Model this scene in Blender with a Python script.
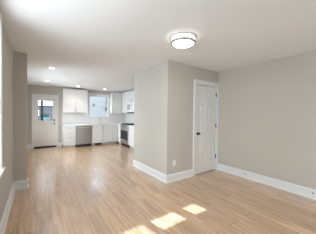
import bpy, bmesh, math, random
from mathutils import Vector, Matrix
random.seed(4)
for o in list(bpy.data.objects):
    bpy.data.objects.remove(o)
SC = bpy.context.scene
COL = SC.collection

# ------------------------------------------------------------------ camera
FPX, TH, CAM_H, PITCH, ROLL = 173.717, 0.613008, 1.36221, 0.0144282, 0.0102619
c, s = math.cos, math.sin
r0 = Vector((c(TH), -s(TH), 0)); f0 = Vector((s(TH), c(TH), 0)); d0 = Vector((0, 0, -1))
F = f0 * c(PITCH) + d0 * s(PITCH)
d1 = d0 * c(PITCH) - f0 * s(PITCH)
R = r0 * c(ROLL) - d1 * s(ROLL)
D = r0 * s(ROLL) + d1 * c(ROLL)
cd = bpy.data.cameras.new('camera')
cam = bpy.data.objects.new('camera', cd); COL.objects.link(cam)
m = Matrix.Identity(4)
for i in range(3):
    m[i][0] = R[i]; m[i][1] = -D[i]; m[i][2] = -F[i]
m[2][3] = CAM_H
cam.matrix_world = m
cd.sensor_fit = 'HORIZONTAL'; cd.sensor_width = 36.0; cd.lens = FPX / 316 * 36.0
cd.clip_start = 0.02; cd.clip_end = 300
SC.camera = cam

# ------------------------------------------------------------------ world, sun, daylight, exposure
SC.view_settings.view_transform = 'Standard'
SC.view_settings.look = 'None'
SC.view_settings.gamma = 1.0
SC.view_settings.use_curve_mapping = False
SC.view_settings.exposure = 0.57
W = bpy.data.worlds.new('sky'); SC.world = W; W.use_nodes = True
wn = W.node_tree; wn.nodes.clear()
wo = wn.nodes.new('ShaderNodeOutputWorld'); wb = wn.nodes.new('ShaderNodeBackground')
sky = wn.nodes.new('ShaderNodeTexSky'); sky.sky_type = 'NISHITA'; sky.sun_disc = False
sky.sun_elevation = math.radians(30); sky.sun_rotation = math.radians(190); sky.dust_density = 4.0
mx = wn.nodes.new('ShaderNodeMix'); mx.data_type = 'RGBA'; mx.inputs[0].default_value = 0.55
mx.inputs[7].default_value = (7.5, 7.6, 7.8, 1)
wn.links.new(sky.outputs[0], mx.inputs[6]); wn.links.new(mx.outputs[2], wb.inputs[0])
wb.inputs[1].default_value = 0.25
wn.links.new(wb.outputs[0], wo.inputs[0])

SUN_H = Vector((-0.2, 1.0, 0)).normalized()          # horizontal travel direction of the sunlight
SUN_EL = math.radians(30)
def sun_light():
    l = bpy.data.lights.new('sun', 'SUN'); l.energy = 14.0; l.angle = math.radians(0.5); l.color = (.66, .86, 1.0)
    o = bpy.data.objects.new('sun', l); COL.objects.link(o)
    d = SUN_H * c(SUN_EL) + Vector((0, 0, -s(SUN_EL)))
    o.rotation_euler = d.to_track_quat('-Z', 'Y').to_euler(); o.location = (3, -6, 6)
sun_light()
def area(name, loc, direction, sx, sy, power, color):
    l = bpy.data.lights.new(name, 'AREA'); l.shape = 'RECTANGLE'; l.size = sx; l.size_y = sy
    l.energy = power; l.color = color
    o = bpy.data.objects.new(name, l); COL.objects.link(o); o.location = loc
    o.rotation_euler = Vector(direction).to_track_quat('-Z', 'Z').to_euler()
    return o
FILL_K = (0.75, 0.90, 1.0)
DAY = (0.78, 0.91, 1.0)
# daylight outside the living window; added fill outside an unseen kitchen window
area('daylight_living', (-1.1, 1.45, 1.75), (1, 0, -.2), 1.9, 1.7, 64, DAY)
area('kitchen_fill', (-1.35, 6.1, 2.0), (1, .06, -.34), 2.2, 1.6, 205, FILL_K)
# added fill lamp outside the made-up low opening behind the viewpoint
area('rear_fill', (2.3, -1.75, 0.75), (-.2, 1, -.05), 0.9, 0.8, 22, DAY)

# ------------------------------------------------------------------ materials
def mat(name, col, rough=.5, metal=0.0, noise=0.0, nscale=8.0, bump=0.0, bscale=200.0, spec=.5, emit=None):
    m_ = bpy.data.materials.new(name); m_.use_nodes = True
    n = m_.node_tree; b = n.nodes['Principled BSDF']
    b.inputs['Base Color'].default_value = (*col, 1); b.inputs['Roughness'].default_value = rough
    b.inputs['Metallic'].default_value = metal; b.inputs['Specular IOR Level'].default_value = spec
    tc = n.nodes.new('ShaderNodeTexCoord')
    if noise:
        t = n.nodes.new('ShaderNodeTexNoise'); t.inputs['Scale'].default_value = nscale; t.inputs['Detail'].default_value = 3
        n.links.new(tc.outputs['Object'], t.inputs['Vector'])
        r = n.nodes.new('ShaderNodeValToRGB')
        r.color_ramp.elements[0].position = .3; r.color_ramp.elements[1].position = .7
        r.color_ramp.elements[0].color = (*[v * (1 - noise) for v in col], 1)
        r.color_ramp.elements[1].color = (*[min(1, v * (1 + noise)) for v in col], 1)
        n.links.new(t.outputs[0], r.inputs[0]); n.links.new(r.outputs[0], b.inputs['Base Color'])
    if bump:
        t = n.nodes.new('ShaderNodeTexNoise'); t.inputs['Scale'].default_value = bscale
        n.links.new(tc.outputs['Object'], t.inputs['Vector'])
        bp = n.nodes.new('ShaderNodeBump'); bp.inputs['Strength'].default_value = bump; bp.inputs['Distance'].default_value = .002
        n.links.new(t.outputs[0], bp.inputs['Height']); n.links.new(bp.outputs[0], b.inputs['Normal'])
    if emit:
        b.inputs['Emission Color'].default_value = (*emit[0], 1); b.inputs['Emission Strength'].default_value = emit[1]
    return m_

def brushed(name, col, rough, axis='z'):
    m_ = mat(name, col, rough, 1.0)
    n = m_.node_tree; b = n.nodes['Principled BSDF']
    tc = n.nodes.new('ShaderNodeTexCoord'); mp = n.nodes.new('ShaderNodeMapping')
    mp.inputs['Scale'].default_value = (3, 3, 260) if axis == 'z' else (260, 260, 3)
    t = n.nodes.new('ShaderNodeTexNoise'); t.inputs['Scale'].default_value = 1.0
    n.links.new(tc.outputs['Object'], mp.inputs[0]); n.links.new(mp.outputs[0], t.inputs['Vector'])
    r = n.nodes.new('ShaderNodeMapRange'); r.inputs[3].default_value = rough - .08; r.inputs[4].default_value = rough + .12
    n.links.new(t.outputs[0], r.inputs[0]); n.links.new(r.outputs[0], b.inputs['Roughness'])
    return m_

def plank_floor():
    m_ = bpy.data.materials.new('oak_plank'); m_.use_nodes = True
    n = m_.node_tree; b = n.nodes['Principled BSDF']; L = n.links.new
    tc = n.nodes.new('ShaderNodeTexCoord'); mp = n.nodes.new('ShaderNodeMapping')
    mp.inputs['Rotation'].default_value = (0, 0, math.radians(90))
    L(tc.outputs['Object'], mp.inputs[0])
    br = n.nodes.new('ShaderNodeTexBrick'); br.offset = .37; br.offset_frequency = 2
    br.inputs['Scale'].default_value = 1.0; br.inputs['Brick Width'].default_value = 1.22
    br.inputs['Row Height'].default_value = .178; br.inputs['Mortar Size'].default_value = .0016
    br.inputs['Mortar Smooth'].default_value = .2; br.inputs['Bias'].default_value = 0
    br.inputs['Color1'].default_value = (0, 0, 0, 1); br.inputs['Color2'].default_value = (1, 1, 1, 1)
    br.inputs['Mortar'].default_value = (.5, .5, .5, 1)
    L(mp.outputs[0], br.inputs['Vector'])
    # grain: noise stretched along the plank, shifted per plank
    gm = n.nodes.new('ShaderNodeMapping'); gm.inputs['Scale'].default_value = (1.3, 16, 1)
    add = n.nodes.new('ShaderNodeVectorMath'); add.operation = 'MULTIPLY_ADD'
    add.inputs[1].default_value = (7, 7, 7)
    L(br.outputs['Color'], add.inputs[0]); L(mp.outputs[0], add.inputs[2]); L(add.outputs[0], gm.inputs[0])
    g = n.nodes.new('ShaderNodeTexNoise'); g.inputs['Scale'].default_value = 1.6; g.inputs['Detail'].default_value = 6
    g.inputs['Roughness'].default_value = .62; g.inputs['Distortion'].default_value = .6
    L(gm.outputs[0], g.inputs['Vector'])
    ramp = n.nodes.new('ShaderNodeValToRGB'); e = ramp.color_ramp.elements
    e[0].position = .28; e[0].color = (*FLOOR_DARK, 1); e[1].position = .72; e[1].color = (*FLOOR_LIGHT, 1)
    k = e.new(.5); k.color = (*FLOOR_MID, 1)
    L(g.outputs[0], ramp.inputs[0])
    tint = n.nodes.new('ShaderNodeMapRange'); tint.inputs[3].default_value = .84; tint.inputs[4].default_value = 1.12
    L(br.outputs['Color'], tint.inputs[0])
    mul = n.nodes.new('ShaderNodeVectorMath'); mul.operation = 'SCALE'
    L(ramp.outputs[0], mul.inputs[0]); L(tint.outputs[0], mul.inputs['Scale'])
    seam = n.nodes.new('ShaderNodeMix'); seam.data_type = 'RGBA'
    L(br.outputs['Fac'], seam.inputs[0]); L(mul.outputs[0], seam.inputs[6]); seam.inputs[7].default_value = (.16, .10, .06, 1)
    L(seam.outputs[2], b.inputs['Base Color'])
    rr = n.nodes.new('ShaderNodeMapRange'); rr.inputs[3].default_value = .30; rr.inputs[4].default_value = .46
    L(g.outputs[0], rr.inputs[0]); L(rr.outputs[0], b.inputs['Roughness'])
    bp = n.nodes.new('ShaderNodeBump'); bp.inputs['Strength'].default_value = .12; bp.inputs['Distance'].default_value = .002
    L(g.outputs[0], bp.inputs['Height']); L(bp.outputs[0], b.inputs['Normal'])
    b.inputs['Specular IOR Level'].default_value = .6
    b.inputs['Coat Weight'].default_value = 1.0; b.inputs['Coat Roughness'].default_value = .21; b.inputs['Coat IOR'].default_value = 1.95
    return m_
FLOOR_DARK, FLOOR_MID, FLOOR_LIGHT = (.40, .235, .125), (.60, .38, .222), (.76, .525, .345)

def tile(name, col, grout, w, h):
    m_ = mat(name, col, .22)
    n = m_.node_tree; b = n.nodes['Principled BSDF']
    tc = n.nodes.new('ShaderNodeTexCoord'); sx = n.nodes.new('ShaderNodeSeparateXYZ'); cx = n.nodes.new('ShaderNodeCombineXYZ')
    ad = n.nodes.new('ShaderNodeMath')
    n.links.new(tc.outputs['Object'], sx.inputs[0]); n.links.new(sx.outputs[0], ad.inputs[0]); n.links.new(sx.outputs[1], ad.inputs[1])
    n.links.new(ad.outputs[0], cx.inputs[0]); n.links.new(sx.outputs[2], cx.inputs[1])
    br = n.nodes.new('ShaderNodeTexBrick'); br.inputs['Scale'].default_value = 1; br.inputs['Brick Width'].default_value = w
    br.inputs['Row Height'].default_value = h; br.inputs['Mortar Size'].default_value = .002
    br.inputs['Color1'].default_value = (*col, 1); br.inputs['Color2'].default_value = (*[v * .96 for v in col], 1)
    br.inputs['Mortar'].default_value = (*grout, 1)
    n.links.new(cx.outputs[0], br.inputs['Vector']); n.links.new(br.outputs['Color'], b.inputs['Base Color'])
    return m_

def siding(name, col, step):
    m_ = mat(name, col, .7, spec=.15)
    n = m_.node_tree; b = n.nodes['Principled BSDF']
    tc = n.nodes.new('ShaderNodeTexCoord'); wv = n.nodes.new('ShaderNodeTexWave')
    wv.wave_type = 'BANDS'; wv.bands_direction = 'Z'; wv.wave_profile = 'SAW'; wv.inputs['Scale'].default_value = 1 / step / 3.18
    n.links.new(tc.outputs['Object'], wv.inputs['Vector'])
    bp = n.nodes.new('ShaderNodeBump'); bp.inputs['Strength'].default_value = .8; bp.inputs['Distance'].default_value = .02
    n.links.new(wv.outputs[1], bp.inputs['Height']); n.links.new(bp.outputs[0], b.inputs['Normal'])
    return m_

def glass(name, tint=(1, 1, 1), gloss=.07):
    m_ = bpy.data.materials.new(name); m_.use_nodes = True
    n = m_.node_tree; n.nodes.clear()
    o = n.nodes.new('ShaderNodeOutputMaterial'); mix = n.nodes.new('ShaderNodeMixShader')
    t = n.nodes.new('ShaderNodeBsdfTransparent'); t.inputs[0].default_value = (*tint, 1)
    g = n.nodes.new('ShaderNodeBsdfGlossy'); g.inputs['Roughness'].default_value = .02
    mix.inputs[0].default_value = gloss
    n.links.new(t.outputs[0], mix.inputs[1]); n.links.new(g.outputs[0], mix.inputs[2]); n.links.new(mix.outputs[0], o.inputs[0])
    return m_

M = {
    'wall': mat('wall_paint', (.558, .521, .466), .85, noise=.015, nscale=2, bump=.06, bscale=350, spec=.25),
    'ceiling': mat('ceiling_paint', (.83, .83, .83), .9, noise=.012, nscale=2, spec=.2),
    'trim': mat('trim_paint', (.80, .80, .785), .38),
    'door': mat('door_paint', (.78, .775, .755), .4),
    'cabinet': mat('cabinet_paint', (.78, .765, .745), .4),
    'quartz': mat('white_quartz', (.84, .84, .83), .2, noise=.04, nscale=30),
    'floor': plank_floor(),
    'tile': tile('backsplash_tile', (.80, .785, .765), (.70, .69, .67), .15, .075),
    'steel': brushed('brushed_steel', (.37, .36, .35), .34, 'x'),
    'steel_l': brushed('light_steel', (.66, .655, .65), .3, 'x'),
    'nickel': brushed('brushed_nickel', (.62, .60, .57), .35),
    'ringmetal': brushed('ring_nickel', (.66, .645, .62), .45),
    'chrome': mat('chrome', (.75, .75, .75), .12, 1.0),
    'bronze': mat('dark_nickel', (.09, .085, .08), .3, 1.0),
    'black': mat('black_plastic', (.012, .012, .013), .35),
    'iron': mat('cast_iron', (.02, .02, .02), .6),
    'ovenglass': mat('oven_glass', (.02, .02, .022), .12, spec=.25),
    'grey': mat('grey_plastic', (.35, .35, .36), .4),
    'white': mat('white_plastic', (.82, .82, .80), .35),
    'toekick': mat('toe_kick', (.55, .52, .48), .6),
    'diffuser': mat('lamp_diffuser', (.9, .9, .88), .4, emit=((1.0, .94, .86), 17.0)),
    'lampband': mat('lamp_band', (.9, .9, .88), .4, emit=((1.0, .95, .88), 2.2)),
    'canlens': mat('downlight_lens', (.9, .9, .9), .4, emit=((1.0, .96, .91), 12.0)),
    'glass': glass('window_glass'),
    'dim_glass': glass('sun_dimming_glass', (.8, .8, .8)),  # tint added to weaken the sun patch of one high pane
    'siding_b': siding('pale_blue_siding', (.80, .895, .97), .12),
    'siding_g': siding('grey_siding', (.042, .042, .046), .14),
    'snow': mat('snowy_ground', (.50, .51, .54), .8, noise=.06, nscale=1.2),
    'roof': mat('snowy_roof', (.55, .56, .58), .8, noise=.2, nscale=12),
    'darkm': mat('dark_metal', (.03, .032, .037), .5, spec=.2),
    'bark': mat('pole_wood', (.012, .011, .010), .9, noise=.2, nscale=9, spec=.1),
    'carpaint': mat('car_paint', (.02, .045, .052), .4, spec=.15),
    'carglass': mat('car_glass', (.006, .022, .028), .1, spec=.15),
    'rubber': mat('tyre_rubber', (.015, .015, .016), .7),
    'lampred': mat('red_lens', (.06, .006, .006), .2),
    'concrete': mat('concrete', (.5, .49, .47), .8, noise=.1, nscale=5),
    'sill_metal': mat('threshold_bronze', (.012, .011, .010), .6, spec=.2),
}

# ------------------------------------------------------------------ mesh helpers
class MB:
    def __init__(self): self.bm = bmesh.new()
    def _add(self, tmp, mtx=None):
        if mtx is not None: bmesh.ops.transform(tmp, matrix=mtx, verts=tmp.verts)
        me = bpy.data.meshes.new('tmp'); tmp.to_mesh(me); tmp.free()
        self.bm.from_mesh(me); bpy.data.meshes.remove(me); return self
    def box(self, x0, x1, y0, y1, z0, z1, bev=0.0, seg=2):
        t = bmesh.new(); bmesh.ops.create_cube(t, size=1)
        for v in t.verts:
            v.co = Vector(((x0 + x1) / 2 + v.co.x * (x1 - x0), (y0 + y1) / 2 + v.co.y * (y1 - y0), (z0 + z1) / 2 + v.co.z * (z1 - z0)))
        if bev: bmesh.ops.bevel(t, geom=t.edges[:], offset=bev, segments=seg, profile=.6, affect='EDGES')
        return self._add(t)
    def lathe(self, prof, mtx, seg=32):
        t = bmesh.new(); rings = []
        for r, z in prof:
            if r < 1e-6: rings.append([t.verts.new((0, 0, z))])
            else: rings.append([t.verts.new((r * math.cos(2 * math.pi * k / seg), r * math.sin(2 * math.pi * k / seg), z)) for k in range(seg)])
        for a, b in zip(rings, rings[1:]):
            for k in range(seg):
                q = (k + 1) % seg
                if len(a) == 1 and len(b) == 1: continue
                if len(a) == 1: t.faces.new((a[0], b[k], b[q]))
                elif len(b) == 1: t.faces.new((a[k], b[0], a[q]))
                else: t.faces.new((a[k], b[k], b[q], a[q]))
        bmesh.ops.recalc_face_normals(t, faces=t.faces[:])
        return self._add(t, mtx)
    def tube(self, pts, r, seg=10):
        pts = [Vector(p) for p in pts]; t = bmesh.new(); rings = []
        for i, p in enumerate(pts):
            a = pts[max(0, i - 1)]; b = pts[min(len(pts) - 1, i + 1)]; d = (b - a).normalized()
            q = d.to_track_quat('Z', 'Y')
            rr = r[i] if isinstance(r, (list, tuple)) else r
            rings.append([t.verts.new(p + q @ Vector((rr * math.cos(2 * math.pi * k / seg), rr * math.sin(2 * math.pi * k / seg), 0))) for k in range(seg)])
        for a, b in zip(rings, rings[1:]):
            for k in range(seg):
                q = (k + 1) % seg; t.faces.new((a[k], b[k], b[q], a[q]))
        t.faces.new(rings[0][::-1]); t.faces.new(rings[-1])
        bmesh.ops.recalc_face_normals(t, faces=t.faces[:])
        return self._add(t)
    def prism(self, poly, fn, a, b):
        """poly: 2-D outline; fn(p, q, h) -> xyz, extruded from h=a to h=b"""
        t = bmesh.new()
        v0 = [t.verts.new(fn(p, q, a)) for p, q in poly]; v1 = [t.verts.new(fn(p, q, b)) for p, q in poly]
        t.faces.new(v0); t.faces.new(v1[::-1])
        for k in range(len(poly)):
            n = (k + 1) % len(poly); t.faces.new((v0[k], v1[k], v1[n], v0[n]))
        bmesh.ops.recalc_face_normals(t, faces=t.faces[:])
        return self._add(t)
    def sweep(self, prof, path):
        """prof: (out, z) outline; path: 2-D polyline walked with the room on its LEFT"""
        t = bmesh.new(); P = [Vector(p) for p in path]; rings = []
        for i, p in enumerate(P):
            ns = []
            if i > 0: d = (P[i] - P[i - 1]).normalized(); ns.append(Vector((-d.y, d.x)))
            if i < len(P) - 1: d = (P[i + 1] - P[i]).normalized(); ns.append(Vector((-d.y, d.x)))
            n = sum(ns, Vector((0, 0)));  n = n / n.dot(ns[0])
            rings.append([t.verts.new((p.x + n.x * o, p.y + n.y * o, z)) for o, z in prof])
        k = len(prof)
        for a, b in zip(rings, rings[1:]):
            for j in range(k):
                t.faces.new((a[j], b[j], b[(j + 1) % k], a[(j + 1) % k]))
        t.faces.new(rings[0]); t.faces.new(rings[-1][::-1])
        bmesh.ops.recalc_face_normals(t, faces=t.faces[:])
        return self._add(t)
    def build(self, name, material, parent=None, loc=None, smooth=False, rotz=0):
        me = bpy.data.meshes.new(name); self.bm.to_mesh(me); self.bm.free()
        me.materials.append(M[material])
        if smooth:
            for p in me.polygons: p.use_smooth = True
            me.set_sharp_from_angle(angle=math.radians(35))
        o = bpy.data.objects.new(name, me); COL.objects.link(o)
        if parent: o.parent = parent
        if loc: o.location = loc
        return o

def thing(name, label, cat, loc=(0, 0, 0), rotz=0, group=None):
    o = bpy.data.objects.new(name, None); COL.objects.link(o); o.empty_display_size = .1
    o.location = loc; o.rotation_euler = (0, 0, rotz); o['label'] = label; o['category'] = cat
    if group: o['group'] = group
    return o
def tag(o, label, cat, group=None, kind=None):
    o['label'] = label; o['category'] = cat
    if group: o['group'] = group
    if kind: o['kind'] = kind
    return o
def structure(o, label, cat):
    o['kind'] = 'structure'; o['label'] = label; o['category'] = cat; return o
def dup(root, loc, label):
    r = root.copy(); COL.objects.link(r); r.location = loc; r['label'] = label
    for ch in list(root.children):
        q = ch.copy(); COL.objects.link(q); q.parent = r
        for g in ch.children:
            d = g.copy(); COL.objects.link(d); d.parent = q
    return r

# ------------------------------------------------------------------ room shell
H = 2.44
XL, XR, YB, YK = -0.32, 3.74, -1.4, 8.22       # left wall, right wall, wall behind the camera, kitchen wall
BX, BY0, BY1 = 2.13, 2.706, 4.123              # closet block
SX, SY0, SY1 = -0.13, 3.934, 4.06              # stub wall
T = .12
structure(MB().box(XL - T, XR + T, YB - T, YK + T, -.1, 0).build('floor', 'floor'), 'light oak plank floor running back to the kitchen', 'floor')
structure(MB().box(XL - T, XR + T, YB - T, YK + T, H, H + .12).build('ceiling', 'ceiling'), 'smooth white ceiling over living room and kitchen', 'ceiling')

LW = (.70, 2.475, .745, 2.35)      # living window opening  y0,y1,z0,z1
KW = (5.0, 7.0, .95, 2.15)       # unseen kitchen side opening, added to brighten the kitchen
b = MB()
ys = [YB - T, LW[0], LW[1], KW[0], KW[1], YK + T]
b.box(XL - T, XL, ys[0], ys[1], 0, H).box(XL - T, XL, ys[2], ys[3], 0, H).box(XL - T, XL, ys[4], ys[5], 0, H)
for w in (LW, KW):
    b.box(XL - T, XL, w[0], w[1], 0, w[2]).box(XL - T, XL, w[0], w[1], w[3], H)
structure(b.build('wall_left', 'wall'), 'greige wall along the left edge with a window', 'wall')
structure(MB().box(XR, XR + T, YB - T, YK + T, 0, H).build('wall_right', 'wall'), 'long plain greige wall on the right', 'wall')

TR = (1.77, 1.925)               # unseen high openings, added and shaped to cast the floor's sun patches
TX = ((1.45, 1.74), (1.835, 2.225), (2.385, 2.625))
RW4 = (1.9, 2.8, .30, 1.10)      # unseen low opening behind the camera, added for fill light
b = MB().box(XL, RW4[0], YB - .03, YB, 0, TR[0]).box(RW4[1], XR, YB - .03, YB, 0, TR[0]).box(XL, XR, YB - .03, YB, TR[1], H)
b.box(RW4[0], RW4[1], YB - .03, YB, 0, RW4[2]).box(RW4[0], RW4[1], YB - .03, YB, RW4[3], TR[0])
xs = [XL] + [v for p in TX for v in p] + [XR]
for k in range(0, len(xs), 2): b.box(xs[k], xs[k + 1], YB - .03, YB, TR[0], TR[1])
structure(b.build('wall_rear', 'wall'), 'greige wall behind the viewpoint with added light openings', 'wall')
for k, (x0, x1) in enumerate(TX):
    w = structure(MB().box(x0 - .03, x1 + .03, YB, YB + .015, TR[0] - .035, TR[0]).box(x0 - .03, x1 + .03, YB, YB + .015, TR[1], TR[1] + .035)
                  .box(x0 - .03, x0, YB, YB + .015, TR[0], TR[1]).box(x1, x1 + .03, YB, YB + .015, TR[0], TR[1]).build('window_%d' % (k + 4), 'trim'),
                  'unseen high pane added behind the viewpoint to shape a sun patch', 'window')
    MB().box(x0, x1, YB - .018, YB - .012, TR[0], TR[1]).build('pane', 'dim_glass' if k == 0 else 'glass', w)

x0, x1, z0, z1 = RW4; b = MB()
b.box(x0 - .07, x0, YB, YB + .018, z0 - .07, z1 + .07).box(x1, x1 + .07, YB, YB + .018, z0 - .07, z1 + .07).box(x0, x1, YB, YB + .018, z1, z1 + .07).box(x0, x1, YB, YB + .018, z0 - .07, z0)
b.box((x0 + x1) / 2 - .025, (x0 + x1) / 2 + .025, YB - .03, YB + .01, z0, z1)
w = structure(b.build('window_7', 'trim'), 'unseen low window added behind the viewpoint for fill light', 'window')
MB().box(x0, x1, YB - .02, YB - .014, z0, z1).build('pane', 'glass', w)
# unseen wing and upper storey, added to shade the neighbouring house
structure(MB().box(XR + T + .005, 8.0, YB - T, YK + T, -.4, 6.2).build('shade_wing', 'siding_g'), 'unseen wing added beyond the right wall to shade the neighbouring house', 'wall')
structure(MB().box(XL - T, XR + T, YB - T, YK + T, H + .125, 6.2).build('shade_storey', 'siding_g'), 'unseen upper storey added above the ceiling to shade the neighbouring house', 'wall')

# kitchen wall with exterior door and window openings
DX0, DX1, DZ = -.075, .70, 2.055
WX0, WX1, WZ0, WZ1 = 1.955, 2.855, 1.215, 2.215
b = MB().box(XL, DX0, YK, YK + T, 0, H).box(DX0, DX1, YK, YK + T, DZ, H).box(DX1, WX0, YK, YK + T, 0, H)
b.box(WX0, WX1, YK, YK + T, 0, WZ0).box(WX0, WX1, YK, YK + T, WZ1, H).box(WX1, XR, YK, YK + T, 0, H)
structure(b.build('wall_kitchen', 'wall'), 'greige kitchen wall at the far end of the room', 'wall')
structure(MB().box(XL, SX, SY0, SY1, 0, H).build('wall_stub', 'wall'), 'short greige wall return jutting from the left wall', 'wall')
# closet block walls
CX0, CX1, CZ = 2.945, 3.69, 2.07
b = MB().box(BX, CX0, BY0, BY0 + T, 0, H).box(CX0, CX1, BY0, BY0 + T, CZ, H).box(CX1, XR, BY0, BY0 + T, 0, H)
structure(b.build('wall_closet_front', 'wall'), 'greige closet wall holding the panelled white door', 'wall')
structure(MB().box(BX, BX + T, BY0 + T, BY1, 0, H).build('wall_closet_side', 'wall'), 'greige closet wall facing the left of the room', 'wall')
structure(MB().box(BX + T, XR, BY1 - T, BY1, 0, H).build('wall_closet_back', 'wall'), 'greige closet wall facing the kitchen', 'wall')

# baseboards: flat board, moulded cap, shoe moulding
BP = [(0, 0), (.026, 0), (.026, .010), (.022, .018), (.015, .021), (.015, .118), (.019, .124), (.019, .134), (.012, .143), (.008, .155), (0, .157)]
def baseboard(name, path, label):
    return structure(MB().sweep(BP, path).build(name, 'trim'), label, 'baseboard')
baseboard('baseboard_left', [(SX, SY1), (SX, SY0), (XL, SY0), (XL, YB)], 'white baseboard along the left wall and its return')
baseboard('baseboard_right', [(XR, YB), (XR, BY0)], 'tall white baseboard along the right wall')
baseboard('baseboard_closet', [(2.853, BY0), (BX, BY0), (BX, BY1), (XR, BY1)][::1], 'white baseboard wrapping the closet corner')
baseboard('baseboard_kitchen', [(DX0 - .055, YK), (XL, YK), (XL, SY1), (SX, SY1)], 'white baseboard left of the exterior door')
baseboard('trim_1', [(.885, YK), (DX1 + .055, YK)], 'short white baseboard between exterior door and cabinets')

# ------------------------------------------------------------------ panelled doors
def panel_door(b, x0, x1, z0, z1, yf, th, rows, cols, stile, rails, hole=None):
    """slab with face at y=yf, thickness th away; rows: panel heights bottom to top; rails: rail heights bottom to top"""
    b.box(x0, x1, yf + .013, yf + th, z0, z1) if hole is None else None
    z = z0
    w = (x1 - x0 - stile * (cols + 1)) / cols
    for k in range(cols + 1):
        xs = x0 + k * (w + stile)
        b.box(xs, xs + stile, yf, yf + (.015 if hole is None else th), z0, z1, .003, 1)
    for i, r in enumerate(rails):
        for k in range(cols):
            xs = x0 + stile + k * (w + stile)
            b.box(xs - .001, xs + w + .001, yf + .0003, yf + (.015 if hole is None else th), z, z + r, .003, 1)
        z += r
        if i < len(rows):
            for k in range(cols):
                xs = x0 + stile + k * (w + stile)
                if hole is None or hole != i:
                    a = .022
                    o = [(xs + a, z + a), (xs + w - a, z + a), (xs + w - a, z + rows[i] - a), (xs + a, z + rows[i] - a)]
                    t = bmesh.new()
                    v0 = [t.verts.new((p, yf + .0133, q)) for p, q in o]
                    g = .022
                    v1 = [t.verts.new((p + (g if j in (0, 3) else -g), yf + .003, q + (g if j < 2 else -g))) for j, (p, q) in enumerate(o)]
                    t.faces.new(v1)
                    for j in range(4): t.faces.new((v0[j], v0[(j + 1) % 4], v1[(j + 1) % 4], v1[j]))
                    bmesh.ops.recalc_face_normals(t, faces=t.faces[:]); b._add(t)
            z += rows[i]
    return b

def casing(b, x0, x1, zt, y, w, side_r=None, th=.018):
    """door casing with two steps around an opening x0..x1 up to zt on the -y face of a wall at y"""
    wr = w if side_r is None else side_r
    for (a, d, hh) in ((0, .65, th), (.65, 1.0, th + .006)):
        b.box(x0 - w * d, x0 - w * a, y - hh, y, 0, zt + w * d, .002, 1)
        b.box(x1 + wr * a, x1 + wr * d, y - hh, y, 0, zt + w * d, .002, 1)
        b.box(x0 - w * a, x1 + wr * a, y - hh, y, zt + w * a, zt + w * d, .002, 1)
    return b

# closet door
d = structure(panel_door(MB(), CX0 + .02, CX1 - .02, .012, 2.045, BY0 + .006, .035, [.53, .66, .20], 2, .105, [.23, .18, .105, .118]).build('door_1', 'door'),
              'white six panel closet door with a knob on its left', 'door')
b = casing(MB(), CX0, CX1, CZ, BY0, .085, side_r=.046)
b.box(CX0, CX0 + .018, BY0, BY0 + T, 0, CZ).box(CX1 - .018, CX1, BY0, BY0 + T, 0, CZ).box(CX0, CX1, BY0, BY0 + T, CZ - .018, CZ)
b.build('door_casing', 'trim', d)
for z in (.34, 1.10, 1.86):
    hb = MB().box(CX1 - .034, CX1 - .006, BY0 - .004, BY0 + .010, z - .045, z + .045, .002, 1)
    hb.tube([(CX1 - .019, BY0 - .004, z - .048), (CX1 - .019, BY0 - .004, z + .048)], .0065, 8)
    hb.build('hinge', 'bronze', d)
RX = Matrix.Rotation(math.radians(90), 4, 'X')
KN = [(0, 0), (.032, 0), (.032, .006), (.013, .010), (.011, .030), (.022, .038), (.028, .050), (.026, .060), (.015, .067), (0, .068)]
MB().lathe(KN, Matrix.Translation((CX0 + .072, BY0 + .007, .935)) @ RX, 24).build('knob', 'bronze', d, smooth=True)
MB().box(CX0 + .012, CX0 + .026, BY0 - .003, BY0 + .008, .905, .965, .002, 1).build('strike_plate', 'bronze', d)

# exterior door (half light)
GX0, GX1, GZ0, GZ1 = .075, .565, 1.075, 1.855
b = MB(); x0, x1, z0, z1, yf, th = DX0 + .015, DX1 - .015, .055, 2.035, YK + .022, .04
b.box(x0, GX0, yf, yf + th, z0, z1).box(GX1, x1, yf, yf + th, z0, z1).box(GX0, GX1, yf, yf + th, z0, GZ0).box(GX0, GX1, yf, yf + th, GZ1, z1)
for k in range(2):                     # two raised lower panels with moulding
    xa = x0 + .105 + k * .285; xb = xa + .255
    for (p, q, hgt) in ((0, 0, .006), (.05, .05, .010)):
        if hgt == .006:
            b.box(xa, xb, yf - hgt, yf, .22, .245, .002, 1).box(xa, xb, yf - hgt, yf, .915, .94, .002, 1)
            b.box(xa, xa + .025, yf - hgt, yf, .245, .915, .002, 1).box(xb - .025, xb, yf - hgt, yf, .245, .915, .002, 1)
        else:
            b.box(xa + p, xb - p, yf - hgt * .6, yf, .22 + q, .94 - q, .004, 1)
d2 = structure(b.build('door_2', 'door'), 'white half glass exterior door at the far left of the kitchen', 'door')
b = MB(); wf = .028
b.box(GX0 - wf, GX0, yf - .012, yf, GZ0 - wf, GZ1 + wf, .004, 1).box(GX1, GX1 + wf, yf - .012, yf, GZ0 - wf, GZ1 + wf, .004, 1)
b.box(GX0, GX1, yf - .012, yf, GZ0 - wf, GZ0, .004, 1).box(GX0, GX1, yf - .012, yf, GZ1, GZ1 + wf, .004, 1)
lf = b.build('glazing_frame', 'trim', d2)
MB().box(GX0, GX1, yf + .016, yf + .022, GZ0, GZ1).build('pane', 'glass', lf)
b = casing(MB(), DX0, DX1, DZ, YK, .052, th=.016)
b.box(DX0, DX0 + .014, YK, YK + T, 0, DZ).box(DX1 - .014, DX1, YK, YK + T, 0, DZ).box(DX0, DX1, YK, YK + T, DZ - .018, DZ)
b.build('door_casing', 'trim', d2)
MB().box(DX0 + .014, DX1 - .014, YK - .014, YK + T, 0, .052, .004, 1).build('threshold', 'sill_metal', d2)
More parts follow.
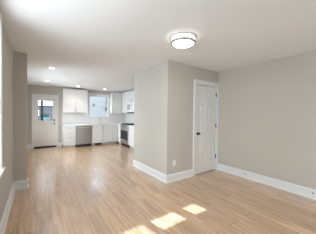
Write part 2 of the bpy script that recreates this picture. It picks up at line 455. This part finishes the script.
for z in (.3, 1.04, 1.8):
    MB().box(DX0 + .004, DX0 + .024, YK - .002, YK + .03, z - .05, z + .05, .002, 1).build('hinge', 'nickel', d2)
MB().lathe([(0, 0), (.032, 0), (.032, .012), (.024, .02), (0, .022)], Matrix.Translation((.615, yf, 1.09)) @ RX, 24).build('deadbolt', 'bronze', d2, smooth=True)
MB().lathe(KN, Matrix.Translation((.615, yf, .945)) @ RX, 24).build('knob', 'bronze', d2, smooth=True)

# kitchen window
b = MB()
for (x0, x1, z0, z1, hh) in ((WX0 - .075, WX0, WZ0 - .06, WZ1 + .075, .02), (WX1, WX1 + .045, WZ0 - .06, WZ1 + .075, .02), (WX0, WX1, WZ1, WZ1 + .075, .02), (WX0, WX1, WZ0 - .06, WZ0, .016)):
    b.box(x0, x1, YK - hh, YK, z0, z1, .003, 1)
b.box(WX0 - .085, WX1 + .05, YK - .035, YK + .02, WZ0 - .004, WZ0 + .016, .004, 1)
b.box(WX0, WX0 + .02, YK, YK + T, WZ0, WZ1).box(WX1 - .02, WX1, YK, YK + T, WZ0, WZ1).box(WX0, WX1, YK, YK + T, WZ1 - .02, WZ1).box(WX0, WX1, YK, YK + T, WZ0, WZ0 + .02)
w = structure(b.build('window_2', 'trim'), 'white framed kitchen window above the sink', 'window')
zm = (WZ0 + WZ1) / 2
for nm, za, zb, yy in (('lower_sash', WZ0 + .02, zm + .018, YK + .03), ('upper_sash', zm - .018, WZ1 - .02, YK + .066)):
    b = MB(); f = .032; xa, xb = WX0 + .02, WX1 - .02
    b.box(xa, xa + f, yy, yy + .032, za, zb, .002, 1).box(xb - f, xb, yy, yy + .032, za, zb, .002, 1)
    b.box(xa + f, xb - f, yy, yy + .032, za, za + f, .002, 1).box(xa + f, xb - f, yy, yy + .032, zb - f, zb, .002, 1)
    sh = b.build(nm, 'trim', w)
    MB().box(xa + f, xb - f, yy + .013, yy + .019, za + f, zb - f).build('pane', 'glass', sh)

# left-hand windows; the kitchen one is unseen and added for its light
def side_window(name, w4, label):
    y0, y1, z0, z1 = w4; b = MB(); cw = .075
    b.box(XL, XL + .02, y0 - cw, y0, z0 - .07, z1 + cw, .003, 1).box(XL, XL + .02, y1, y1 + cw, z0 - .07, z1 + cw, .003, 1)
    b.box(XL, XL + .02, y0, y1, z1, z1 + cw, .003, 1).box(XL, XL + .016, y0, y1, z0 - .07, z0, .003, 1)
    b.box(XL - .02, XL + .045, y0 - cw - .02, y1 + cw + .02, z0 - .004, z0 + .018, .004, 1)
    b.box(XL - T, XL, y0, y0 + .02, z0, z1).box(XL - T, XL, y1 - .02, y1, z0, z1).box(XL - T, XL, y0, y1, z1 - .02, z1).box(XL - T, XL, y0, y1, z0, z0 + .014)
    w = structure(b.build(name, 'trim'), label, 'window'); zm = (z0 + z1) / 2
    for nm, za, zb, xx in (('lower_sash', z0 + .014, zm + .018, XL - .055), ('upper_sash', zm - .018, z1 - .02, XL - .09)):
        f = .035; ya, yb = y0 + .02, y1 - .02; b = MB()
        b.box(xx, xx + .032, ya, ya + f, za, zb).box(xx, xx + .032, yb - f, yb, za, zb).box(xx, xx + .032, ya + f, yb - f, za, za + f).box(xx, xx + .032, ya + f, yb - f, zb - f, zb)
        sh = b.build(nm, 'trim', w)
        MB().box(xx + .013, xx + .019, ya + f, yb - f, za + f, zb - f).build('pane', 'glass', sh)
side_window('window_1', LW, 'window with white casing at the left edge')
side_window('window_3', KW, 'unseen kitchen side window added behind the wall return for light')

# ------------------------------------------------------------------ kitchen cabinets
FY = 7.62                    # door faces of the back run
FX = 3.081                   # door faces of the right run
GAP = .004
def shaker(b, w, h, t=.019, fr=.057):
    """door face in local coords: x 0..w, z 0..h, front at y=0, back at y=t"""
    fr = min(fr, w * .3, h * .3)
    b.box(0, fr, 0, t, 0, h, .0015, 1).box(w - fr, w, 0, t, 0, h, .0015, 1)
    b.box(fr, w - fr, .0002, t, 0, fr, .0015, 1).box(fr, w - fr, .0002, t, h - fr, h, .0015, 1)
    b.box(fr - .002, w - fr + .002, .009, t, fr - .002, h - fr + .002)
    return b
def pull(parent, x, z, L=.11, vert=True):
    b = MB(); r = .005
    if vert: b.tube([(x, -.028, z - L / 2), (x, -.028, z + L / 2)], r, 8).tube([(x, 0, z - L * .38), (x, -.028, z - L * .38)], .004, 8).tube([(x, 0, z + L * .38), (x, -.028, z + L * .38)], .004, 8)
    else: b.tube([(x - L / 2, -.028, z), (x + L / 2, -.028, z)], r, 8).tube([(x - L * .38, 0, z), (x - L * .38, -.028, z)], .004, 8).tube([(x + L * .38, 0, z), (x + L * .38, -.028, z)], .004, 8)
    return b.build('handle', 'steel', parent, smooth=True)
def cabinet(name, label, origin, rot, w, z0, z1, depth, doors, drawers=(), toe=False, crown=False, group=None, hand='top'):
    """origin = left front bottom corner of the door plane (seen from the front); local +y goes into the cabinet"""
    r = thing(name, label, 'cabinet', origin, rot, group)
    cz0 = .102 if toe else z0
    b = MB().box(0, w, .0205, depth, cz0, z1)
    body = b.build('carcass', 'cabinet', r)
    if toe: MB().box(.001, w - .001, .075, .09, 0, .1015).build('toe_kick', 'toekick', r)
    if crown:
        MB().prism([(.0, z1), (.0, z1 + .012), (-.03, z1 + .040), (-.034, z1 + .052), (.06, z1 + .052), (.06, z1)], lambda p, q, h: (h, p, q), 0, w).build('crown_moulding', 'cabinet', r)
    for (xa, xb, za, zb, hx) in doors:
        dd = shaker(MB(), xb - xa - 2 * GAP, zb - za - 2 * GAP).build('door', 'cabinet', r, loc=(xa + GAP, 0, za + GAP))
        ww, hh = xb - xa - 2 * GAP, zb - za - 2 * GAP
        if hx: pull(dd, .03 if hx == 'l' else ww - .03, hh - .10 if hand == 'top' else .10)
    for (xa, xb, za, zb) in drawers:
        dd = shaker(MB(), xb - xa - 2 * GAP, zb - za - 2 * GAP, fr=.04).build('drawer', 'cabinet', r, loc=(xa + GAP, 0, za + GAP))
        pull(dd, (xb - xa) / 2, (zb - za) / 2, .12, False)
    return r
BD = YK - FY - .004
CT = .875   # top of base cabinets
zs = [.105, .3, .49, .685, CT - .005]
cabinet('drawer_cabinet', 'white base cabinet with four stacked drawers left of the dishwasher', (.883, FY, 0), 0, .437, 0, CT, BD, [], [(0, .437, zs[k], zs[k + 1]) for k in range(4)], toe=True)
cabinet('sink_cabinet', 'white double door base cabinet right of the dishwasher, under the window', (1.952, FY, 0), 0, .90, 0, CT - .0, .30, [(0, .45, .105, CT - .005, 'r'), (.45, .90, .105, CT - .005, 'l')], toe=True)
cabinet('corner_cabinet', 'narrow white base cabinet in the corner left of the range', (2.854, FY, 0), 0, .226, 0, CT, BD, [(0, .226, .105, CT - .005, 'l')], toe=True)
PI2 = math.pi / 2
# right run: fronts face -x, local x runs along -y  (rotate -90)
cabinet('base_cabinet', 'white base cabinet on the near side of the range', (FX, 6.462, 0), -PI2, .60, 0, CT, XR - FX - .004, [(0, .60, .105, .70, 'l')], [(0, .60, .70, CT - .005)], toe=True)
cabinet('corner_filler_cabinet', 'white filler cabinet between corner and range', (FX, FY + .0, 0), -PI2, .37, 0, CT, XR - FX - .004, [(.02, .37, .105, CT - .005, None)], toe=True)
UZ0, UZ1 = 1.405, 2.315
UD = .33
UY = YK - UD
cabinet('wall_cabinet', 'white double door wall cabinet left of the kitchen window', (.892, UY, 0), 0, .94, UZ0, UZ1, UD - .004, [(0, .47, UZ0, UZ1, 'r'), (.47, .94, UZ0, UZ1, 'l')], crown=True, hand='low')
cabinet('wall_cabinet', 'white single door wall cabinet right of the kitchen window', (2.912, UY, 0), 0, .495, UZ0, UZ1 + .02, UD - .004, [(0, .495, UZ0, UZ1 + .02, 'l')], crown=True, hand='low')
UX = XR - UD
cabinet('wall_cabinet', 'white wall cabinet between the corner and the microwave', (UX, UY - .0, 0), -PI2, UY - 7.242, UZ0, UZ1 + .02, UD - .004, [(.02, UY - 7.242, UZ0, UZ1 + .02, 'r')], crown=True, hand='low')
cabinet('over_range_cabinet', 'short white wall cabinet above the microwave', (UX, 7.240, 0), -PI2, .768, 1.86, UZ1 + .02, UD - .004, [(0, .384, 1.86, UZ1 + .02, 'r'), (.384, .768, 1.86, UZ1 + .02, 'l')], crown=True, hand='low')
cabinet('wall_cabinet', 'white wall cabinet nearest the closet wall', (UX, 6.470, 0), -PI2, .60, UZ0, UZ1 + .02, UD - .004, [(0, .60, UZ0, UZ1 + .02, 'l')], crown=True, hand='low')

# microwave
mw = thing('microwave', 'light steel microwave hung over the range', 'microwave', (UX - .07, 7.236, 1.43), -PI2)
MB().box(0, .76, .022, .396, .02, .428, .004, 1).build('body', 'steel_l', mw)
MB().box(.004, .556, 0, .021, .03, .424, .004, 1).build('door', 'white', mw)
MB().box(.06, .50, -.004, .0, .10, .36, .001, 1).build('door_window', 'grey', mw)
MB().box(.562, .756, 0, .021, .03, .424, .004, 1).build('control_panel', 'white', mw)
MB().tube([(.53, -.04, .07), (.53, -.04, .385)], .010, 10).tube([(.53, .0, .1), (.53, -.04, .1)], .007, 8).tube([(.53, .0, .355), (.53, -.04, .355)], .007, 8).build('handle', 'steel_l', mw, smooth=True)
MB().box(.0, .76, .0, .396, .0, .0185).build('vent_base', 'black', mw)

# dishwasher
dw = thing('dishwasher', 'stainless steel dishwasher between the drawers and the sink cabinet', 'dishwasher', (1.325, FY - .012, 0))
MB().box(0, .622, .035, .58, .105, .868).build('body', 'grey', dw)
MB().box(.004, .618, 0, .034, .135, .765, .005, 2).build('door', 'steel', dw)
MB().box(.004, .618, 0, .034, .770, .866, .005, 2).build('control_panel', 'steel', dw)
MB().box(.035, .587, -.034, -.018, .782, .806, .006, 2).box(.06, .08, -.02, 0, .786, .802).box(.542, .562, -.02, 0, .786, .802).build('handle', 'steel_l', dw)
MB().box(.004, .618, .05, .08, 0, .13).build('toe_panel', 'black', dw)

# countertops
CZ0, CZ1 = CT + .001, .915
SKX0, SKX1, SKY0, SKY1 = 2.04, 2.76, 7.74, 8.10
b = MB()
yb_ = YK - .002; yf_ = FY - .025
b.box(.873, SKX0, yf_, yb_, CZ0, CZ1).box(SKX1, XR - .002, yf_, yb_, CZ0, CZ1).box(SKX0, SKX1, yf_, SKY0, CZ0, CZ1).box(SKX0, SKX1, SKY1, yb_, CZ0, CZ1)
b.box(FX - .025, XR - .002, 7.246, yf_, CZ0, CZ1)
tag(b.build('countertop', 'quartz'), 'white quartz countertop running from the drawers to the corner', 'countertop')
tag(MB().box(FX - .025, XR - .002, 5.855, 6.462, CZ0, CZ1, .003, 1).build('countertop', 'quartz'), 'short white countertop on the near side of the range', 'countertop')
# sink + faucet
b = MB(); zb = .70
b.box(SKX0 + .001, SKX1 - .001, SKY0 + .001, SKY1 - .001, zb, zb + .003)
b.box(SKX0 + .001, SKX0 + .004, SKY0 + .001, SKY1 - .001, zb, CZ1 - .005).box(SKX1 - .004, SKX1 - .001, SKY0 + .001, SKY1 - .001, zb, CZ1 - .005)
b.box(SKX0 + .001, SKX1 - .001, SKY0 + .001, SKY0 + .004, zb, CZ1 - .005).box(SKX0 + .001, SKX1 - .001, SKY1 - .004, SKY1 - .001, zb, CZ1 - .005)
sk = tag(b.build('sink', 'steel_l'), 'undermount steel sink basin set in the counter below the window', 'sink')
MB().lathe([(0, 0), (.045, 0), (.045, .003), (.03, .004), (0, .001)], Matrix.Translation((2.4, 7.92, zb + .003)), 20).build('drain', 'chrome', sk)
fx = 2.43; fy = 8.15
fc = thing('faucet', 'slim gooseneck faucet standing behind the sink', 'faucet', (fx, fy, CZ1))
MB().lathe([(0, 0), (.027, 0), (.027, .006), (.018, .014), (.016, .06), (0, .06)], Matrix.Identity(4), 20).build('base', 'nickel', fc, smooth=True)
pts = [(0, 0, .055), (0, 0, .20)] + [(0, -.075 + .075 * math.cos(a), .20 + .075 * math.sin(a)) for a in [math.pi * k / 10 for k in range(1, 11)]] + [(0, -.15, .16)]
MB().tube(pts, .011, 12).build('spout', 'nickel', fc, smooth=True)
MB().tube([(.015, 0, .04), (.04, 0, .05), (.075, 0, .075)], .006, 8).build('lever', 'nickel', fc, smooth=True)
# backsplash
b = MB()
bz0, bz1 = CZ1 + .001, UZ0
b.box(.892, WX0 - .077, YK - .009, YK - .001, bz0, bz1 - .001).box(WX0 - .077, WX1 + .047, YK - .009, YK - .001, bz0, WZ0 - .062).box(WX1 + .047, XR - .01, YK - .009, YK - .001, bz0, bz1 - .001)
b.box(1.834, WX0 - .088, YK - .009, YK - .001, bz1 - .001, UZ1 + .05)
structure(b.build('trim_2', 'tile'), 'pale tile backsplash below the kitchen window', 'backsplash')
structure(MB().box(XR - .009, XR - .001, 5.87, 8.205, bz0, bz1 - .001).build('trim_3', 'tile'), 'pale tile backsplash behind the range', 'backsplash')

# range
rg = thing('range', 'stainless range with black cooktop on the right kitchen wall', 'range', (FX - .02, 7.240, 0), -PI2)
RW = .762; RD = XR - FX + .02 - .02
MB().box(0, RW, .035, RD, .09, .895).build('body', 'black', rg)
MB().box(.004, RW - .004, .008, .034, .105, .235, .004, 1).build('drawer', 'steel_l', rg)
od = MB().box(.004, RW - .004, 0, .034, .242, .755, .005, 2).build('oven_door', 'steel_l', rg)
MB().box(.03, RW - .03, -.004, -.0005, .285, .675, .001, 1).build('oven_window', 'ovenglass', od)
MB().tube([(.05, -.05, .715), (RW - .05, -.05, .715)], .012, 12).tube([(.09, 0, .715), (.09, -.05, .715)], .008, 8).tube([(RW - .09, 0, .715), (RW - .09, -.05, .715)], .008, 8).build('handle', 'steel_l', od, smooth=True)
MB().box(.004, RW - .004, .05, .07, .0, .089).build('kick_panel', 'black', rg)
cp = MB().prism([(.0, .765), (.0, .80), (.03, .895), (.06, .895), (.06, .765)], lambda p, q, h: (h, p, q), 0, RW).build('control_panel', 'steel_l', rg)
for k in range(5):
    x = .11 + k * (RW - .22) / 4
    MB().lathe([(0, 0), (.021, 0), (.019, .026), (0, .028)], Matrix.Translation((x, .012, .838)) @ Matrix.Rotation(math.radians(-17), 4, 'X') @ RX, 16).build('knob', 'black', rg, smooth=True)
MB().box(0, RW, .03, RD, .896, .922, .004, 1).build('cooktop', 'black', rg)
for k in range(3):
    xa = .03 + k * .236; b = MB(); ya, yb2 = .06, RD - .09
    for x in (xa, xa + .225): b.box(x - .006, x + .006, ya, yb2, .925, .948)
    for y in (ya, (ya + yb2) / 2, yb2): b.box(xa, xa + .225, y - .006, y + .006, .930, .948)
    b.box(xa + .106, xa + .118, ya, yb2, .932, .948)
    b.build('grate', 'iron', rg)
for (x, y) in ((.14, .18), (.14, .44), (RW / 2, .31), (RW - .14, .18), (RW - .14, .44)):
    MB().lathe([(0, .9225), (.045, .9225), (.045, .93), (.028, .936), (0, .936)], Matrix.Translation((x, y, 0)), 18).build('burner', 'iron', rg)
for (x, y) in ((.04, .07), (RW - .04, .07), (.04, RD - .07), (RW - .04, RD - .07)):
    MB().lathe([(0, 0), (.02, 0), (.016, .0895), (0, .0895)], Matrix.Translation((x, y, 0)), 12).build('foot', 'black', rg)

# toe-kick register under the sink cabinet
tv = thing('floor_register', 'small dark air register in the toe kick under the sink', 'air register', (2.10, FY + .062, .018))
b = MB().box(0, .26, 0, .012, 0, .07)
b.build('backing', 'black', tv)
b = MB().box(-.006, .266, -.004, -.0002, -.006, .006).box(-.006, .266, -.004, -.0002, .064, .076).box(-.006, .006, -.004, -.0002, .006, .064).box(.254, .266, -.004, -.0002, .006, .064)
for k in range(4): b.box(.006, .254, -.003, -.0002, .014 + k * .0125, .018 + k * .0125)
b.build('grille', 'darkm', tv)

# ------------------------------------------------------------------ ceiling lights
LX, LY = 1.69, 1.81
cl = thing('ceiling_light', 'round flush mount ceiling light with two nickel rings', 'ceiling light', (LX, LY, H))
I4 = Matrix.Identity(4)
MB().lathe([(0, -.001), (.178, -.001), (.182, -.004), (.182, -.016), (.176, -.019), (.16, -.019), (0, -.019)], I4, 64).build('upper_ring', 'ringmetal', cl, smooth=True)
MB().lathe([(.164, -.0195), (.166, -.022), (.166, -.055), (.164, -.0595)], I4, 64).build('glowing_band', 'lampband', cl, smooth=True)
MB().lathe([(.160, -.060), (.176, -.060), (.179, -.063), (.179, -.083), (.176, -.087), (.150, -.089), (.147, -.085), (.147, -.063), (.160, -.060)], I4, 64).build('lower_ring', 'ringmetal', cl, smooth=True)
MB().lathe([(.1465, -.070), (.1465, -.084), (.13, -.089), (.09, -.094), (.04, -.097), (0, -.0975)], I4, 64).build('diffuser', 'diffuser', cl, smooth=True)
def can_light(loc, label):
    r = thing('recessed_light', label, 'recessed light', loc, 0, 'recessed ceiling lights of the kitchen')
    MB().lathe([(.055, -.002), (.082, -.001), (.084, -.005), (.060, -.009), (.055, -.006)], I4, 32).build('trim_ring', 'white', r, smooth=True)
    MB().lathe([(0, -.004), (.0545, -.004), (.0545, -.001), (0, -.001)], I4, 32).build('lens', 'canlens', r)
    return r
cans = [(.313, 4.843), (.313, 6.832), (1.362, 7.45), (2.45, 7.55)]
labs = ['recessed light nearest the viewer, above the hall left of the closet', 'recessed light in front of the exterior door, second from the viewer',
        'recessed light just in front of the left wall cabinet', 'recessed light just in front of the kitchen window']
c0 = can_light((*cans[0], H), labs[0])
for p, l in zip(cans[1:], labs[1:]): dup(c0, (*p, H), l)
for k, (x, y) in enumerate(cans):
    l = bpy.data.lights.new('downlight_glow', 'SPOT'); l.energy = 11; l.spot_size = math.radians(125); l.spot_blend = .7; l.shadow_soft_size = .05; l.color = (1, .95, .88)
    o = bpy.data.objects.new('downlight_glow', l); COL.objects.link(o); o.location = (x, y, H - .02)

# ------------------------------------------------------------------ outlets
def outlet(name, label, loc, rotz, w, h, horizontal=False):
    r = thing(name, label, 'outlet', loc, rotz)
    MB().box(-w / 2, w / 2, -.006, 0, -h / 2, h / 2, .003, 2).build('cover_plate', 'white', r)
    return r
o = outlet('wall_outlet', 'white duplex wall outlet low on the closet wall left of the door', (2.322, BY0 - .0005, .378), 0, .072, .118)
for z in (.021, -.021):
    f = MB().lathe([(0, 0), (.0165, 0), (.0165, .002), (.015, .003), (0, .003)], Matrix.Translation((0, -.006, z)) @ RX, 20).build('receptacle', 'white', o)
    MB().box(-.007, -.005, -.0096, -.0091, z, z + .008).box(.005, .007, -.0096, -.0091, z, z + .008).box(-.002, .002, -.0096, -.0091, z - .010, z - .006).build('slot', 'grey', f)
def bb_outlet(y, label):
    r = outlet('baseboard_jack', label, (XR - .0152, y, .098), -PI2, .075, .044)
    b = MB().lathe([(0, 0), (.015, 0), (.015, .004), (.012, .006), (.008, .006), (.008, .010), (0, .010)], Matrix.Translation((0, -.006, 0)) @ RX, 20)
    b.build('socket', 'grey', r)
bb_outlet(1.97, 'white jack plate on the right baseboard nearer the closet door')
bb_outlet(.845, 'white jack plate on the right baseboard at the photo edge')

# ------------------------------------------------------------------ outdoors, seen through the door and window panes
GZ = -.40
structure(MB().box(-60, 60, YK + .6, 90, GZ - .1, GZ).build('ground', 'snow'), 'pale ground outside the exterior door', 'ground')
structure(MB().box(-1.2, 1.9, YK + T + .002, YK + 1.3, GZ, -.05).build('trim_4', 'concrete'), 'concrete step outside the exterior door', 'step')
# neighbouring house beyond the kitchen window
nh = thing('house', 'pale blue sided house right outside the kitchen window', 'house', (1.9, 13.0, GZ))
hw = 2.6
MB().box(0, hw, 0, 6, 0, 4.6).build('wall', 'siding_b', nh)
MB().prism([(-.35, 4.6), (hw / 2, 6.1), (hw + .35, 4.6)], lambda p, q, h: (p, h, q), -.3, 6.3).build('roof', 'roof', nh)
MB().box(hw - .10, hw + .02, -.02, .10, 0, 4.6).build('corner_board', 'trim', nh)
MB().box(-.02, .10, -.02, .10, 0, 4.6).build('corner_board', 'trim', nh)
MB().lathe([(0, 0), (.09, 0), (.09, .03), (.05, .06), (0, .06)], Matrix.Translation((1.55, 0, 2.40)) @ RX, 20).build('vent_cap', 'grey', nh)
em = thing('electric_meter', 'dark meter box and conduit on the pale blue house', 'meter', (4.37, 12.995, GZ))
MB().tube([(0, -.05, 2.30), (0, -.05, 4.3)], .045, 10).build('conduit', 'darkm', em)
MB().box(-.085, .085, -.11, -.001, 1.98, 2.295, .01, 1).build('box', 'darkm', em)
MB().lathe([(0, 0), (.06, 0), (.055, .05), (0, .06)], Matrix.Translation((0, -.11, 2.16)) @ RX, 18).build('dial', 'grey', em)
# street pole
pl = thing('utility_pole', 'dark wooden utility pole seen through the door glass', 'pole', (.60, 25.0, GZ))
MB().tube([(0, 0, 0), (0, 0, 7.5)], [.13, .10], 12).build('post', 'bark', pl)
MB().box(-.9, .9, -.06, .06, 6.7, 6.85).build('crossarm', 'bark', pl)
MB().box(-.40, -.12, -.16, .10, 2.10, 2.50, .02, 1).build('box', 'darkm', pl)
# house across the street
fh = thing('house', 'grey sided house across the street behind the parked car', 'house', (-4.5, 50.0, GZ))
MB().box(0, 10.5, 0, 8, 0, 3.65).build('wall', 'siding_g', fh)
MB().prism([(-.5, 3.6), (4, 5.4), (8.5, 3.6)], lambda p, q, h: (h, p, q), -.4, 10.9).build('roof', 'roof', fh)
for x in (4.1, 8.6):
    f = MB().box(x - .08, x + .98, -.04, -.002, 1.2, 2.6).build('window', 'trim', fh)
    MB().box(x, x + .9, -.05, -.041, 1.28, 2.52).build('pane', 'carglass', f)
# parked car seen from behind (faces away from the door)
cr = thing('car', 'parked car with dark teal rear glass, seen through the door glass', 'car', (1.26, 36.0, GZ))
cr.scale = (1, 1, 1.14)
def rounded(b, sections):
    """loft of rounded rectangles: (y, halfwidth_bottom, halfwidth_top, z0, z1)"""
    t = bmesh.new(); rings = []
    for (y, wb, wt, z0, z1) in sections:
        rr = min(.12, (z1 - z0) * .3); pts = []
        for (cx_, cz_, a0) in ((wb - rr, z0 + rr, -90), (wt - rr, z1 - rr, 0), (-wt + rr, z1 - rr, 90), (-wb + rr, z0 + rr, 180)):
            for k in range(5):
                a = math.radians(a0 + k * 22.5); pts.append((cx_ + rr * math.cos(a), y, cz_ + rr * math.sin(a)))
        rings.append([t.verts.new(p) for p in pts])
    n = len(rings[0])
    for p, q in zip(rings, rings[1:]):
        for k in range(n): t.faces.new((p[k], q[k], q[(k + 1) % n], p[(k + 1) % n]))
    t.faces.new(rings[0]); t.faces.new(rings[-1][::-1])
    bmesh.ops.recalc_face_normals(t, faces=t.faces[:]); return b._add(t)
rounded(MB(), [(0, .80, .80, .36, .80), (.10, .86, .85, .26, .94), (.8, .88, .86, .2, .97), (2.6, .88, .86, .2, .96), (3.4, .87, .84, .2, .90), (4.2, .84, .80, .24, .80), (4.4, .74, .72, .34, .70)]).build('body', 'carpaint', cr, smooth=True)
rounded(MB(), [(.45, .78, .74, .90, 1.02), (1.0, .80, .60, .90, 1.40), (1.5, .80, .60, .90, 1.46), (2.3, .80, .60, .90, 1.44), (3.1, .78, .72, .88, .97)]).build('cabin_glass', 'carglass', cr, smooth=True)
MB().box(-.56, .56, 1.05, 2.3, 1.435, 1.475, .02, 2).build('roof_panel', 'carpaint', cr)
for sx in (-1, 1):
    MB().box(sx * .70 - .12, sx * .70 + .12, -.005, .06, .66, .80, .02, 2).build('tail_light', 'lampred', cr)
    for y in (.85, 3.5):
        wh = MB().lathe([(0, -.1), (.20, -.1), (.31, -.09), (.32, -.05), (.32, .05), (.31, .09), (.20, .1), (0, .1)], Matrix.Translation((sx * .80, y, .32)) @ Matrix.Rotation(PI2, 4, 'Y'), 24).build('wheel', 'rubber', cr, smooth=True)
        MB().lathe([(0, -.112), (.18, -.112), (.19, -.1005), (0, -.1005)] if sx < 0 else [(0, .112), (.18, .112), (.19, .1005), (0, .1005)], Matrix.Translation((sx * .80, y, .32)) @ Matrix.Rotation(PI2, 4, 'Y'), 18).build('hubcap', 'steel_l', wh)
